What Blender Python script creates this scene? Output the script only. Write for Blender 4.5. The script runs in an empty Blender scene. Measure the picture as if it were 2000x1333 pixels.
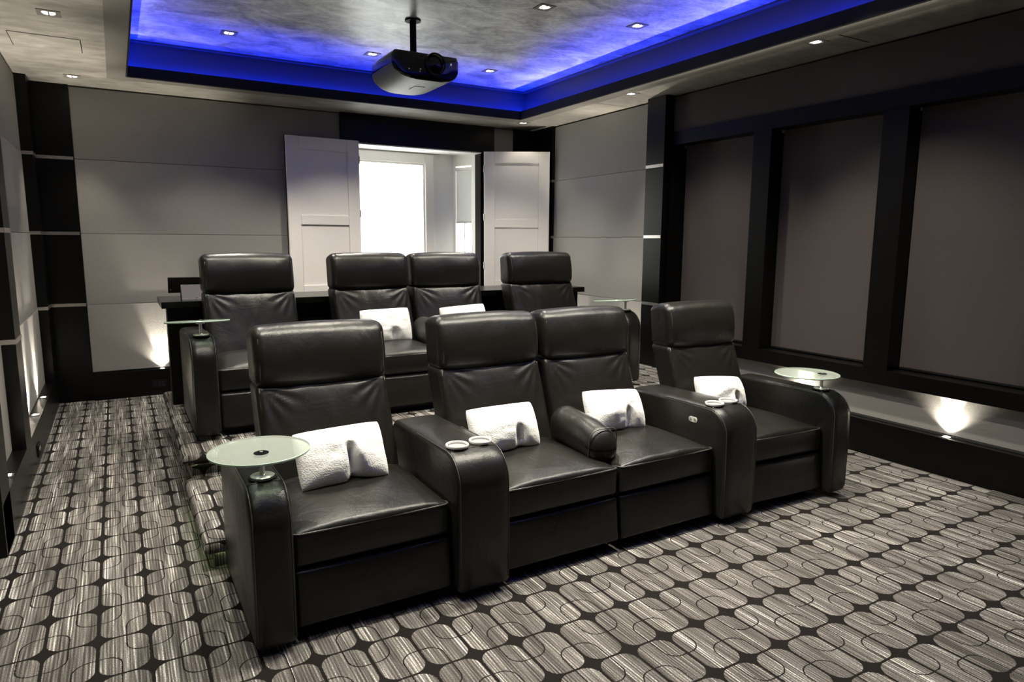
import bpy, bmesh, math, random
from mathutils import Vector, Matrix, noise as mnoise
random.seed(7)
SC = bpy.context.scene
COL = SC.collection
PI = math.pi

# ------------------------------------------------------------------ camera
cam_d = bpy.data.cameras.new('camera')
cam = bpy.data.objects.new('camera', cam_d)
COL.objects.link(cam)
F_PX = 1315.5
cam_d.sensor_fit = 'HORIZONTAL'
cam_d.sensor_width = 36.0
cam_d.lens = 36.0 * F_PX / 2000.0
cam_d.clip_start = 0.05
yaw, pit, rol = 0.52822884, 0.1478910, 0.0053046
fw = Vector((math.sin(yaw)*math.cos(pit), math.cos(yaw)*math.cos(pit), -math.sin(pit)))
rt = Vector((math.cos(yaw), -math.sin(yaw), 0))
up = rt.cross(fw)
rt2 = rt*math.cos(rol) + up*math.sin(rol)
up2 = -rt*math.sin(rol) + up*math.cos(rol)
mw = Matrix((rt2, up2, -fw)).transposed().to_4x4()
mw.translation = (0, 0, 1.5)
cam.matrix_world = mw
SC.camera = cam

# ------------------------------------------------------------------ world, exposure
w = bpy.data.worlds.new('world')
SC.world = w
w.use_nodes = True
w.node_tree.nodes['Background'].inputs[0].default_value = (1.0, 1.0, 0.98, 1)
w.node_tree.nodes['Background'].inputs[1].default_value = 3.0
SC.view_settings.view_transform = 'Standard'
SC.view_settings.look = 'None'
SC.view_settings.exposure = 1.45
SC.view_settings.gamma = 1.0
SC.view_settings.use_curve_mapping = False

# light strengths
W_DOWN = 72.0      # tray downlights
W_SOFF = 9.0      # soffit downlights
W_UP = 22.0         # ledge uplights
LED = 28.0          # cove strip emission
WARM = (1.0, 0.93, 0.775)

# ------------------------------------------------------------------ node helpers
class NT:
    def __init__(s, name):
        s.m = bpy.data.materials.new(name)
        s.m.use_nodes = True
        s.t = s.m.node_tree
        s.b = s.t.nodes['Principled BSDF']
        s.out = s.t.nodes['Material Output']
    def n(s, typ, **kw):
        nd = s.t.nodes.new(typ)
        for k, v in kw.items():
            setattr(nd, k, v)
        return nd
    def link(s, a, b):
        s.t.links.new(a, b)
    def put(s, sock, v):
        if isinstance(v, bpy.types.NodeSocket):
            s.link(v, sock)
        else:
            sock.default_value = v
    def m_(s, op, a, b=None, c=None, clamp=False):
        nd = s.n('ShaderNodeMath', operation=op, use_clamp=clamp)
        for i, v in enumerate((a, b, c)):
            if v is not None:
                s.put(nd.inputs[i], v)
        return nd.outputs[0]
    def noise(s, vec, scale, detail=2.0, rough=0.5, dist=0.0):
        nd = s.n('ShaderNodeTexNoise')
        s.put(nd.inputs['Vector'], vec)
        nd.inputs['Scale'].default_value = scale
        nd.inputs['Detail'].default_value = detail
        nd.inputs['Roughness'].default_value = rough
        nd.inputs['Distortion'].default_value = dist
        return nd.outputs['Fac']
    def vec(s, x, y, z):
        nd = s.n('ShaderNodeCombineXYZ')
        for i, v in enumerate((x, y, z)):
            s.put(nd.inputs[i], v)
        return nd.outputs[0]
    def pos(s, kind='Object'):
        return s.n('ShaderNodeTexCoord').outputs[kind]
    def geo(s, k='Position'):
        return s.n('ShaderNodeNewGeometry').outputs[k]
    def sep(s, v):
        nd = s.n('ShaderNodeSeparateXYZ')
        s.link(v, nd.inputs[0])
        return nd.outputs
    def scl(s, v, xyz):
        nd = s.n('ShaderNodeVectorMath', operation='MULTIPLY')
        s.link(v, nd.inputs[0])
        nd.inputs[1].default_value = xyz
        return nd.outputs[0]
    def mix(s, f, a, b):
        nd = s.n('ShaderNodeMix', data_type='RGBA')
        s.put(nd.inputs[0], f)
        s.put(nd.inputs[6], a)
        s.put(nd.inputs[7], b)
        return nd.outputs[2]
    def ramp(s, f, stops):
        nd = s.n('ShaderNodeValToRGB')
        s.link(f, nd.inputs[0])
        e = nd.color_ramp.elements
        while len(e) < len(stops):
            e.new(0.5)
        for i, (p, c) in enumerate(stops):
            e[i].position = p
            e[i].color = (c[0], c[1], c[2], 1)
        return nd.outputs[0]
    def bump(s, h, strength, dist=0.01):
        nd = s.n('ShaderNodeBump')
        nd.inputs['Strength'].default_value = strength
        nd.inputs['Distance'].default_value = dist
        s.link(h, nd.inputs['Height'])
        s.link(nd.outputs[0], s.b.inputs['Normal'])
        return nd
    def pr(s, col=None, rough=None, metal=None, spec=None):
        if col is not None:
            if isinstance(col, bpy.types.NodeSocket):
                s.link(col, s.b.inputs['Base Color'])
            else:
                s.b.inputs['Base Color'].default_value = (*col[:3], 1)
        if rough is not None:
            s.put(s.b.inputs['Roughness'], rough)
        if metal is not None:
            s.b.inputs['Metallic'].default_value = metal
        if spec is not None:
            s.b.inputs['Specular IOR Level'].default_value = spec
        return s.m

def mat_leather():
    t = NT('black_leather')
    p = t.pos()
    n1 = t.noise(p, 240.0, 2, 0.6)
    n2 = t.noise(p, 5.0, 3, 0.5, 1.2)
    st = t.noise(t.scl(p, (8.0, 8.0, 5.5)), 1.0, 4, 0.55, 1.4)
    h = t.m_('ADD', t.m_('MULTIPLY', n1, 0.10), t.m_('MULTIPLY', st, 0.55))
    t.bump(h, 0.30, 0.02)
    ro = t.m_('MULTIPLY_ADD', n2, 0.12, 0.27)
    return t.pr((0.0088, 0.0081, 0.0071), ro, 0, 0.34)

def mat_stitch():
    t = NT('leather_piping')
    n1 = t.noise(t.pos(), 300.0, 1)
    t.bump(n1, 0.3, 0.003)
    return t.pr((0.05, 0.048, 0.045), 0.34, 0, 0.6)

def mat_black_wood():
    t = NT('black_stained_wood')
    p = t.pos()
    g = t.noise(t.scl(p, (1.5, 1.5, 40.0)), 3.0, 3, 0.6)
    c = t.ramp(g, [(0.3, (0.0014, 0.0013, 0.0012)), (0.75, (0.0032, 0.003, 0.0028))])
    t.bump(g, 0.04, 0.002)
    return t.pr(c, 0.34, 0, 0.2)

def mat_fabric(name, col, k=1.0):
    t = NT(name)
    p = t.geo()
    s = t.sep(p)
    a = t.m_('ADD', s[0], s[1])
    ua = t.noise(t.vec(t.m_('MULTIPLY', a, 260.0), t.m_('MULTIPLY', s[2], 60.0), 0.0), 1.0, 1)
    va = t.noise(t.vec(t.m_('MULTIPLY', a, 60.0), t.m_('MULTIPLY', s[2], 260.0), 3.0), 1.0, 1)
    h = t.m_('ADD', ua, va)
    f = t.m_('MULTIPLY_ADD', h, 0.6, -0.1, clamp=True)
    d = tuple(x*0.72 for x in col)
    l = tuple(x*1.25 for x in col)
    c = t.mix(f, (*d, 1), (*l, 1))
    t.bump(h, 0.25*k, 0.002)
    return t.pr(c, 0.85, 0, 0.25)

def mat_carpet():
    t = NT('patterned_carpet')
    s = t.sep(t.geo())
    nn = t.sep(t.geo('Normal'))
    side = t.m_('GREATER_THAN', t.m_('ABSOLUTE', nn[0]), 0.6)
    frn = t.m_('GREATER_THAN', t.m_('ABSOLUTE', nn[1]), 0.6)
    X = t.m_('MULTIPLY_ADD', side, s[2], s[0])
    Y = t.m_('MULTIPLY_ADD', frn, s[2], s[1])
    # slightly wavy hand-tufted edges
    jit = t.m_('MULTIPLY_ADD', t.noise(t.vec(X, Y, 0.0), 160.0, 1), 0.006, -0.003)
    X2 = t.m_('ADD', X, jit)
    Y2 = t.m_('ADD', Y, jit)
    PX, PY = 0.1705, 0.257
    u = t.m_('DIVIDE', t.m_('SUBTRACT', X2, 0.010), PX)
    v = t.m_('DIVIDE', t.m_('SUBTRACT', Y2, 2.540), PY)
    def sdf(px, py, hx, hy, r):
        qx = t.m_('MAXIMUM', t.m_('SUBTRACT', px, hx-r), 0.0)
        qy = t.m_('MAXIMUM', t.m_('SUBTRACT', py, hy-r), 0.0)
        ln = t.m_('SQRT', t.m_('ADD', t.m_('MULTIPLY', qx, qx), t.m_('MULTIPLY', qy, qy)))
        return t.m_('SUBTRACT', ln, r)
    cu = t.m_('MULTIPLY', t.m_('ABSOLUTE', t.m_('SUBTRACT', t.m_('FRACT', u), 0.5)), PX)
    cv = t.m_('MULTIPLY', t.m_('ABSOLUTE', t.m_('SUBTRACT', t.m_('FRACT', v), 0.5)), PY)
    d1 = sdf(cu, cv, PX/2-0.0062, PY/2-0.0050, 0.054)
    line1 = t.m_('MULTIPLY_ADD', d1, 900.0, 0.5, clamp=True)
    ru, rv = t.m_('ROUND', u), t.m_('ROUND', v)
    lu = t.m_('MULTIPLY', t.m_('ABSOLUTE', t.m_('SUBTRACT', u, ru)), PX)
    lv = t.m_('MULTIPLY', t.m_('ABSOLUTE', t.m_('SUBTRACT', v, rv)), PY)
    d2 = sdf(lu, lv, 0.077, 0.124, 0.055)
    inside = sdf(lu, lv, 0.077, 0.124, 0.055)
    # signed on the straight sides too
    mx = t.m_('MAXIMUM', t.m_('SUBTRACT', lu, 0.077), t.m_('SUBTRACT', lv, 0.124))
    corner = t.m_('MULTIPLY', t.m_('GREATER_THAN', lu, 0.077-0.055), t.m_('GREATER_THAN', lv, 0.124-0.055))
    dd = t.m_('ADD', t.m_('MULTIPLY', corner, d2), t.m_('MULTIPLY', t.m_('SUBTRACT', 1.0, corner), mx))
    ring = t.m_('SUBTRACT', 1.0, t.m_('MULTIPLY_ADD', t.m_('SUBTRACT', t.m_('ABSOLUTE', dd), 0.0026), 900.0, 0.5, clamp=True))
    par = t.m_('ABSOLUTE', t.m_('MODULO', t.m_('ADD', ru, rv), 2.0))
    ring = t.m_('MULTIPLY', ring, t.m_('GREATER_THAN', par, 0.5))
    dark = t.m_('MAXIMUM', line1, ring)
    # streaky yarn, running front to back
    wob = t.noise(t.vec(t.m_('MULTIPLY', X, 30.0), t.m_('MULTIPLY', Y, 3.0), 0.0), 1.0, 2, 0.6)
    ph = t.m_('ADD', t.m_('MULTIPLY', X, 2*PI/0.0118), t.m_('MULTIPLY', wob, 9.0))
    sine = t.m_('MULTIPLY_ADD', t.m_('SINE', ph), 0.5, 0.5)
    st = t.noise(t.vec(t.m_('MULTIPLY', X, 120.0), t.m_('MULTIPLY', Y, 2.2), 0.0), 1.0, 2, 0.6)
    st2 = t.noise(t.vec(t.m_('MULTIPLY', X, 20.0), t.m_('MULTIPLY', Y, 1.3), 5.0), 1.0, 2, 0.5)
    gr = t.noise(t.vec(t.m_('MULTIPLY', X, 230.0), t.m_('MULTIPLY', Y, 190.0), 2.0), 1.0, 1)
    f = t.m_('ADD', t.m_('MULTIPLY', st, 0.75), t.m_('MULTIPLY', st2, 0.50))
    f = t.m_('ADD', f, t.m_('MULTIPLY', gr, 0.34))
    f = t.m_('ADD', f, t.m_('MULTIPLY', sine, 0.15))
    f = t.m_('SUBTRACT', f, 0.37)
    c = t.ramp(f, [(0.30, (0.038, 0.034, 0.031)), (0.48, (0.098, 0.091, 0.085)), (0.62, (0.20, 0.19, 0.178)), (0.76, (0.68, 0.66, 0.63))])
    col = t.mix(dark, c, (0.010, 0.0085, 0.008, 1))
    t.bump(t.m_('ADD', gr, t.m_('MULTIPLY', st, 0.8)), 0.5, 0.004)
    return t.pr(col, 0.95, 0, 0.1)

def mat_plaster(name, a, b, rough=0.42, metal=0.25):
    t = NT(name)
    s = t.sep(t.geo())
    n1 = t.noise(t.vec(t.m_('MULTIPLY', s[0], 4.0), t.m_('MULTIPLY', s[1], 9.0), 0.0), 1.3, 6, 0.72, 0.6)
    n2 = t.noise(t.vec(t.m_('MULTIPLY', s[0], 1.0), t.m_('MULTIPLY', s[1], 1.4), 4.0), 1.6, 3, 0.5)
    f = t.m_('ADD', t.m_('MULTIPLY', n1, 0.75), t.m_('MULTIPLY', n2, 0.35))
    c = t.ramp(f, [(0.36, a), (0.68, b)])
    t.bump(n1, 0.15, 0.006)
    return t.pr(c, t.m_('MULTIPLY_ADD', n1, 0.25, rough-0.1), metal, 0.4)

def mat_mottled():
    t = NT('mottled_silver_plaster')
    s = t.sep(t.geo())
    a = t.noise(t.vec(t.m_('MULTIPLY', s[0], 3.0), t.m_('MULTIPLY', s[1], 4.5), 0.0), 1.0, 8, 0.68, 0.8)
    b = t.noise(t.vec(t.m_('MULTIPLY', s[0], 22.0), t.m_('MULTIPLY', s[1], 40.0), 2.0), 1.0, 5, 0.7, 0.4)
    c = t.noise(t.vec(s[0], s[1], 7.0), 0.9, 2, 0.5)
    f = t.m_('ADD', t.m_('MULTIPLY', a, 0.75), t.m_('MULTIPLY', b, 0.35))
    f = t.m_('ADD', f, t.m_('MULTIPLY', c, 0.25))
    col = t.ramp(f, [(0.50, (0.10, 0.105, 0.105)), (0.66, (0.40, 0.42, 0.41)), (0.85, (0.78, 0.82, 0.80))])
    t.bump(b, 0.2, 0.004)
    return t.pr(col, t.m_('MULTIPLY_ADD', b, 0.3, 0.25), 0.15, 0.4)

def mat_plain(name, col, rough=0.5, metal=0.0, spec=0.5, bump=0.0):
    t = NT(name)
    n = t.noise(t.pos(), 60.0, 2)
    a = tuple(min(1, x*0.96) for x in col)
    b = tuple(min(1, x*1.04) for x in col)
    c = t.mix(n, (*a, 1), (*b, 1))
    if bump:
        t.bump(n, bump, 0.002)
    return t.pr(c, rough, metal, spec)

def mat_brushed():
    t = NT('brushed_steel')
    s = t.pos()
    n = t.noise(t.scl(s, (30, 30, 900)), 1.0, 2)
    return t.pr((0.62, 0.58, 0.55), t.m_('MULTIPLY_ADD', n, 0.2, 0.2), 1.0, 0.5)

def mat_emit(name, col, strength):
    t = NT(name)
    e = t.n('ShaderNodeEmission')
    e.inputs[0].default_value = (*col, 1)
    e.inputs[1].default_value = strength
    t.link(e.outputs[0], t.out.inputs[0])
    return t.m

def mat_frost():
    t = NT('frosted_glass')
    t.b.inputs['Base Color'].default_value = (0.50, 0.53, 0.49, 1)
    t.b.inputs['Roughness'].default_value = 0.16
    tr = t.n('ShaderNodeBsdfTransparent')
    tr.inputs[0].default_value = (0.80, 0.88, 0.82, 1)
    mx = t.n('ShaderNodeMixShader')
    n = t.noise(t.pos(), 300.0, 2)
    t.link(t.m_('MULTIPLY_ADD', n, 0.06, 0.33), mx.inputs[0])
    t.link(tr.outputs[0], mx.inputs[1])
    t.link(t.b.outputs[0], mx.inputs[2])
    t.link(mx.outputs[0], t.out.inputs[0])
    return t.m

def mat_pane():
    t = NT('clear_glass')
    tr = t.n('ShaderNodeBsdfTransparent')
    tr.inputs[0].default_value = (0.97, 0.98, 0.97, 1)
    gl = t.n('ShaderNodeBsdfGlossy')
    gl.inputs['Roughness'].default_value = 0.03
    mx = t.n('ShaderNodeMixShader')
    mx.inputs[0].default_value = 0.04
    t.link(tr.outputs[0], mx.inputs[1])
    t.link(gl.outputs[0], mx.inputs[2])
    t.link(mx.outputs[0], t.out.inputs[0])
    return t.m

def mat_sheer():
    t = NT('translucent_shade_cloth')
    a = t.n('ShaderNodeBsdfTranslucent'); a.inputs[0].default_value = (0.42, 0.42, 0.41, 1)
    b = t.n('ShaderNodeBsdfDiffuse'); b.inputs[0].default_value = (0.6, 0.6, 0.58, 1)
    mx = t.n('ShaderNodeMixShader')
    n = t.noise(t.pos(), 200.0, 1)
    t.link(t.m_('MULTIPLY_ADD', n, 0.1, 0.4), mx.inputs[0])
    t.link(a.outputs[0], mx.inputs[1]); t.link(b.outputs[0], mx.inputs[2])
    t.link(mx.outputs[0], t.out.inputs[0])
    return t.m

def mat_plush():
    t = NT('white_plush')
    p = t.pos()
    n1 = t.noise(p, 170.0, 2, 0.7)
    n2 = t.noise(p, 26.0, 3, 0.6)
    t.bump(t.m_('ADD', n1, t.m_('MULTIPLY', n2, 0.9)), 0.55, 0.008)
    c = t.mix(n2, (0.78, 0.77, 0.75, 1), (0.9, 0.895, 0.88, 1))
    t.b.inputs['Sheen Weight'].default_value = 0.4
    return t.pr(c, 0.9, 0, 0.1)

M = dict(
    leather=mat_leather(), stitch=mat_stitch(), wood=mat_black_wood(),
    fabric=mat_fabric('grey_wall_fabric', (0.27, 0.258, 0.242)),
    shade=mat_fabric('dark_grey_shade_cloth', (0.060, 0.050, 0.049), 0.6),
    carpet=mat_carpet(),
    soffit=mat_plaster('streaked_silver_plaster', (0.145, 0.136, 0.123), (0.33, 0.314, 0.286)),
    tray=mat_mottled(),
    border=mat_plain('smooth_grey_paint', (0.125, 0.117, 0.105), 0.5),
    covewall=mat_plain('cove_paint', (0.075, 0.075, 0.08), 0.6),
    lip=mat_plain('black_lip_paint', (0.004, 0.004, 0.005), 0.7, 0, 0.2),
    white=mat_plain('white_satin_paint', (0.82, 0.795, 0.75), 0.32),
    bay=mat_plain('white_bay_paint', (0.80, 0.80, 0.77), 0.5),
    steel=mat_brushed(),
    chrome=mat_plain('polished_metal', (0.72, 0.71, 0.69), 0.22, 0.7),
    cup=mat_plain('satin_silver', (0.80, 0.79, 0.77), 0.35, 0.25),
    cup_shade=mat_plain('shaded_cup_silver', (0.34, 0.335, 0.33), 0.4, 0.2),  # darker copy of the cup silver: the shade of a deep cup put into colour
    black=mat_plain('matte_black_plastic', (0.006, 0.006, 0.006), 0.6, 0.0, 0.15),
    gloss=mat_plain('gloss_black_plastic', (0.006, 0.006, 0.008), 0.06),
    pjcase=mat_plain('pearl_grey_plastic', (0.15, 0.168, 0.162), 0.5, 0.0, 0.22),
    silver=mat_plain('silver_plastic', (0.085, 0.078, 0.09), 0.6, 0.0, 0.2),
    frost=mat_frost(), pane=mat_pane(), sheer=mat_sheer(), plush=mat_plush(),
    gedge=mat_plain('green_glass_edge', (0.42, 0.56, 0.45), 0.2),
    lamp=mat_emit('lamp_glow', (1.0, 0.96, 0.9), 9.0),
    steplamp=mat_emit('pale_green_strip_glow', (0.78, 1.0, 0.45), 3.0),
    led=mat_emit('blue_led_glow', (0.002, 0.022, 1.0), LED),
    top=mat_plain('black_lacquer', (0.004, 0.004, 0.004), 0.22, 0.0, 0.22),
    screen=mat_plain('matte_white_screen', (0.8, 0.8, 0.8), 0.8),
    dark=mat_plain('shadow_gap_black', (0.004, 0.004, 0.004), 0.8),
    drywall=mat_plain('dark_grey_wall_paint', (0.10, 0.097, 0.092), 0.7),
    wire=mat_plain('grey_cable', (0.20, 0.20, 0.20), 0.5),
    grille=mat_plain('bronze_grille', (0.14, 0.13, 0.12), 0.5, 0.4),
)

# ------------------------------------------------------------------ mesh helpers
def new_obj(name, me, parent=None, mats=()):
    o = bpy.data.objects.new(name, me)
    COL.objects.link(o)
    for m in mats:
        me.materials.append(m)
    if parent is not None:
        o.parent = parent
    return o

def obj(name, bm, mat, parent=None, smooth=None):
    me = bpy.data.meshes.new(name)
    bmesh.ops.recalc_face_normals(bm, faces=bm.faces)
    bm.to_mesh(me)
    bm.free()
    mats = mat if isinstance(mat, (list, tuple)) else [mat]
    o = new_obj(name, me, parent, mats)
    if smooth:
        for p in me.polygons:
            p.use_smooth = True
        if smooth != 'all':
            me.set_sharp_from_angle(angle=math.radians(smooth))
    return o

def B():
    return bmesh.new()

def box(bm, x0, x1, y0, y1, z0, z1, mi=0, bev=0.0):
    vs = [bm.verts.new((x, y, z)) for x in (x0, x1) for y in (y0, y1) for z in (z0, z1)]
    idx = [(0, 1, 3, 2), (4, 6, 7, 5), (0, 4, 5, 1), (2, 3, 7, 6), (0, 2, 6, 4), (1, 5, 7, 3)]
    fs = [bm.faces.new([vs[i] for i in f]) for f in idx]
    for f in fs:
        f.material_index = mi
    if bev > 0:
        es = list({e for f in fs for e in f.edges})
        r = bmesh.ops.bevel(bm, geom=es, offset=bev, segments=2, affect='EDGES', profile=0.6)
        for f in r['faces']:
            f.material_index = mi
    return vs

def xform(bm, mat, start=0):
    bm.verts.ensure_lookup_table()
    for v in list(bm.verts)[start:]:
        v.co = mat @ v.co

def tube(bm, pts, r, n=8, closed=False, mi=0, caps=True):
    pts = [Vector(p) for p in pts]
    N = len(pts)
    rings = []
    ref = None
    for i, p in enumerate(pts):
        if closed:
            d = pts[(i+1) % N] - pts[i-1]
        else:
            d = pts[min(i+1, N-1)] - pts[max(i-1, 0)]
        d.normalize()
        if ref is None:
            ref = Vector((0, 0, 1)) if abs(d.z) < 0.9 else Vector((1, 0, 0))
        a = (ref - d*ref.dot(d)).normalized()
        ref = a
        b = d.cross(a)
        rr = r[i] if isinstance(r, (list, tuple)) else r
        rings.append([bm.verts.new(p + a*rr*math.cos(2*PI*k/n) + b*rr*math.sin(2*PI*k/n)) for k in range(n)])
    for i in range(N if closed else N-1):
        A, Bq = rings[i], rings[(i+1) % N]
        for k in range(n):
            f = bm.faces.new((A[k], A[(k+1) % n], Bq[(k+1) % n], Bq[k]))
            f.material_index = mi
    if not closed and caps:
        bm.faces.new(rings[0][::-1]).material_index = mi
        bm.faces.new(rings[-1]).material_index = mi

def lathe(bm, prof, cx, cy, n=48, mi=0, capb=True, capt=True, mis=None):
    rings = []
    for (r, z) in prof:
        rings.append([bm.verts.new((cx + r*math.cos(2*PI*k/n), cy + r*math.sin(2*PI*k/n), z)) for k in range(n)])
    for i in range(len(rings)-1):
        for k in range(n):
            f = bm.faces.new((rings[i][k], rings[i][(k+1) % n], rings[i+1][(k+1) % n], rings[i+1][k]))
            f.material_index = mis[i] if mis else mi
    if capb:
        bm.faces.new(rings[0][::-1]).material_index = mi
    if capt:
        bm.faces.new(rings[-1]).material_index = mi

def prism(bm, poly, a0, a1, axis='x', mi=0):
    """extrude a 2-D polygon along axis; poly in the remaining two axes (in xyz order)"""
    def P(a, q):
        return {'x': (a, q[0], q[1]), 'y': (q[0], a, q[1]), 'z': (q[0], q[1], a)}[axis]
    v0 = [bm.verts.new(P(a0, q)) for q in poly]
    v1 = [bm.verts.new(P(a1, q)) for q in poly]
    n = len(poly)
    fs = [bm.faces.new(v0[::-1]), bm.faces.new(v1)]
    for i in range(n):
        fs.append(bm.faces.new((v0[i], v0[(i+1) % n], v1[(i+1) % n], v1[i])))
    for f in fs:
        f.material_index = mi
    return fs

def axis_samples(h, r, k, m):
    out = []
    for i in range(k):
        out.append(-h + r*(1-math.cos(PI/2*i/k)) if False else -h + r*i/k)
    for i in range(m+1):
        out.append(-(h-r) + 2*(h-r)*i/m)
    for i in range(1, k+1):
        out.append(h - r + r*i/k)
    return out

def rbox(bm, cx, cy, cz, sx, sy, sz, r, fn=None, m=(8, 8, 8), k=4, mi=0):
    """rounded box with an evenly divided skin; fn(local point, unit params) -> point deforms it"""
    h = (sx/2, sy/2, sz/2)
    r = min(r, min(h)*0.98)
    S = [axis_samples(h[i], r, k, m[i]) for i in range(3)]
    cache = {}
    def V(i, j, l):
        key = (i, j, l)
        if key in cache:
            return cache[key]
        p = Vector((S[0][i], S[1][j], S[2][l]))
        q = Vector([max(-(h[a]-r), min(h[a]-r, p[a])) for a in range(3)])
        d = p - q
        if d.length > 1e-9:
            mxc = max(abs(d.x), abs(d.y), abs(d.z))
            # spread samples evenly over the rounding
            d2 = Vector([math.tan(PI/4*c/r)*r if abs(c) <= r else c for c in d])
            p = q + d2.normalized()*r
        if fn:
            p = fn(p, (p.x/h[0], p.y/h[1], p.z/h[2]))
        v = bm.verts.new((p.x+cx, p.y+cy, p.z+cz))
        cache[key] = v
        return v
    n = [len(s)-1 for s in S]
    def face(a, b, c, d):
        try:
            bm.faces.new((a, b, c, d)).material_index = mi
        except ValueError:
            pass
    for i in range(n[0]):
        for j in range(n[1]):
            face(V(i, j, 0), V(i, j+1, 0), V(i+1, j+1, 0), V(i+1, j, 0))
            face(V(i, j, n[2]), V(i+1, j, n[2]), V(i+1, j+1, n[2]), V(i, j+1, n[2]))
    for i in range(n[0]):
        for l in range(n[2]):
            face(V(i, 0, l), V(i+1, 0, l), V(i+1, 0, l+1), V(i, 0, l+1))
            face(V(i, n[1], l), V(i, n[1], l+1), V(i+1, n[1], l+1), V(i+1, n[1], l))
    for j in range(n[1]):
        for l in range(n[2]):
            face(V(0, j, l), V(0, j, l+1), V(0, j+1, l+1), V(0, j+1, l))
            face(V(n[0], j, l), V(n[0], j+1, l), V(n[0], j+1, l+1), V(n[0], j, l+1))

# ------------------------------------------------------------------ naming helpers
def tag(o, label, cat, group=None):
    o['label'] = label
    o['category'] = cat
    if group:
        o['group'] = group
    return o

def thing(name, label, cat, loc=(0, 0, 0), rz=0.0, group=None):
    o = bpy.data.objects.new(name, None)
    COL.objects.link(o)
    o.empty_display_size = 0.1
    o.location = loc
    o.rotation_euler = (0, 0, rz)
    return tag(o, label, cat, group)

def struct(name, bm, mat, parent=None, smooth=None):
    o = obj(name, bm, mat, parent, smooth)
    if parent is None:
        o['kind'] = 'structure'
    return o

def kids(o):
    return [c for c in bpy.data.objects if c.parent == o]

def dup(root, loc, label=None, group=None, rz=None):
    def cp(o, par):
        c = o.copy()
        COL.objects.link(c)
        if par is not None:
            c.parent = par
        for ch in kids(o):
            cp(ch, c)
        return c
    r = cp(root, None)
    r.location = loc
    if rz is not None:
        r.rotation_euler = (0, 0, rz)
    if label:
        r['label'] = label
    if group:
        r['group'] = group
    return r

def spot(name, loc, target, power, size, blend=0.6, radius=0.03, color=WARM, parent=None):
    d = bpy.data.lights.new(name, 'SPOT')
    d.energy = power
    d.spot_size = math.radians(size)
    d.spot_blend = blend
    d.shadow_soft_size = radius
    d.color = color
    o = bpy.data.objects.new(name, d)
    COL.objects.link(o)
    v = Vector(target) - Vector(loc)
    o.rotation_euler = v.to_track_quat('-Z', 'Y').to_euler()
    if parent is not None:
        o.parent = parent
        o.location = Vector(loc) - Vector(parent.location)
    else:
        o.location = loc
    return o

# ------------------------------------------------------------------ room dimensions
XL, XR, YB = -0.545, 4.535, 7.29      # faces of the black plinths
FL = -0.615                           # left fabric face
ZS, ZT, ZLIP = 2.835, 3.16, 2.922     # soffit, tray ceiling, lip top
ZLED = 0.25
TX0, TX1, TY0, TY1 = 0.180, 3.990, 0.60, 6.680   # tray opening
YN = -1.8
SEAM = (0.896, 1.543, 2.203)

# floor
bm = B(); box(bm, -1.4, 4.9, YN-0.1, 7.5, -0.12, 0.0)
struct('floor', bm, M['carpet'])

# walls (solid shells behind the panelling)
bm = B()
box(bm, -0.80, FL-0.03, 3.81, 7.5, 0, 3.3)
box(bm, -1.4, -1.2, YN-0.1, 3.81, 0, 3.3)
box(bm, -1.4, -0.80, 3.81, 3.95, 0, 3.3)
struct('wall_left', bm, M['drywall'])
bm = B()
OX0, OX1, OZ0, OZ1 = 2.31, 3.815, 0.955, 2.532
yb0, yb1 = YB+0.035, YB+0.16
box(bm, -0.80, OX0, yb0, yb1, 0, 3.3)
box(bm, OX1, 4.9, yb0, yb1, 0, 3.3)
box(bm, OX0, OX1, yb0, yb1, 0, OZ0)
box(bm, OX0, OX1, yb0, yb1, OZ1, 3.3)
struct('wall_back', bm, M['drywall'])
bm = B(); box(bm, 4.76, 4.95, YN-0.1, 7.5, 0, 3.3)
struct('wall_right', bm, M['drywall'])
bm = B(); box(bm, -1.4, 4.95, YN-0.2, YN, 0, 3.3)
struct('wall_front', bm, M['drywall'])
bm = B(); box(bm, 0.2, 4.0, YN+0.02, YN+0.05, 0.7, 2.75)
tag(obj('projection_screen', bm, M['black']), 'dark projection screen on the front wall facing the recliners', 'screen')

# ceiling: soffit ring + tray
bm = B()
sb = 0.15
for (x0, x1, y0, y1) in ((-1.4, TX0-0.012, YN, 7.46), (TX1+0.012, 4.95, YN, 7.46), (TX0-0.012, TX1+0.012, YN, TY0-0.012), (TX0-0.012, TX1+0.012, TY1+0.012, 7.46)):
    box(bm, x0, x1, y0, y1, ZS, ZS+0.03)
struct('ceiling', bm, M['soffit'])
cs = 0.145
CX0, CX1, CY0, CY1 = TX0-cs, TX1+cs, TY0-cs, TY1+cs
bm = B(); box(bm, CX0-0.05, CX1+0.05, CY0-0.05, CY1+0.05, ZT, ZT+0.06)
o = struct('ceiling_tray', bm, M['tray'])
def ring(bm, x0, x1, y0, y1, wd, z0, z1, mi=0):
    """square ring whose inner edge is x0..x1,y0..y1 and width wd outward"""
    box(bm, x0-wd, x0, y0-wd, y1+wd, z0, z1, mi)
    box(bm, x1, x1+wd, y0-wd, y1+wd, z0, z1, mi)
    box(bm, x0, x1, y0-wd, y0, z0, z1, mi)
    box(bm, x0, x1, y1, y1+wd, z0, z1, mi)
bm = B(); ring(bm, CX0, CX1, CY0, CY1, 0.04, ZS+0.03, ZT+0.02)
struct('trim_1', bm, M['covewall'])                       # cove wall
bm = B(); ring(bm, TX0, TX1, TY0, TY1, 0.012, ZS, ZLIP)
struct('trim_2', bm, M['lip'])                            # black lip
bm = B(); ring(bm, TX0-0.0125, TX1+0.0125, TY0-0.0125, TY1+0.0125, 0.135, ZS-0.004, ZS-0.0002)
struct('trim_3', bm, M['border'])                         # smooth border under the soffit
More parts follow.
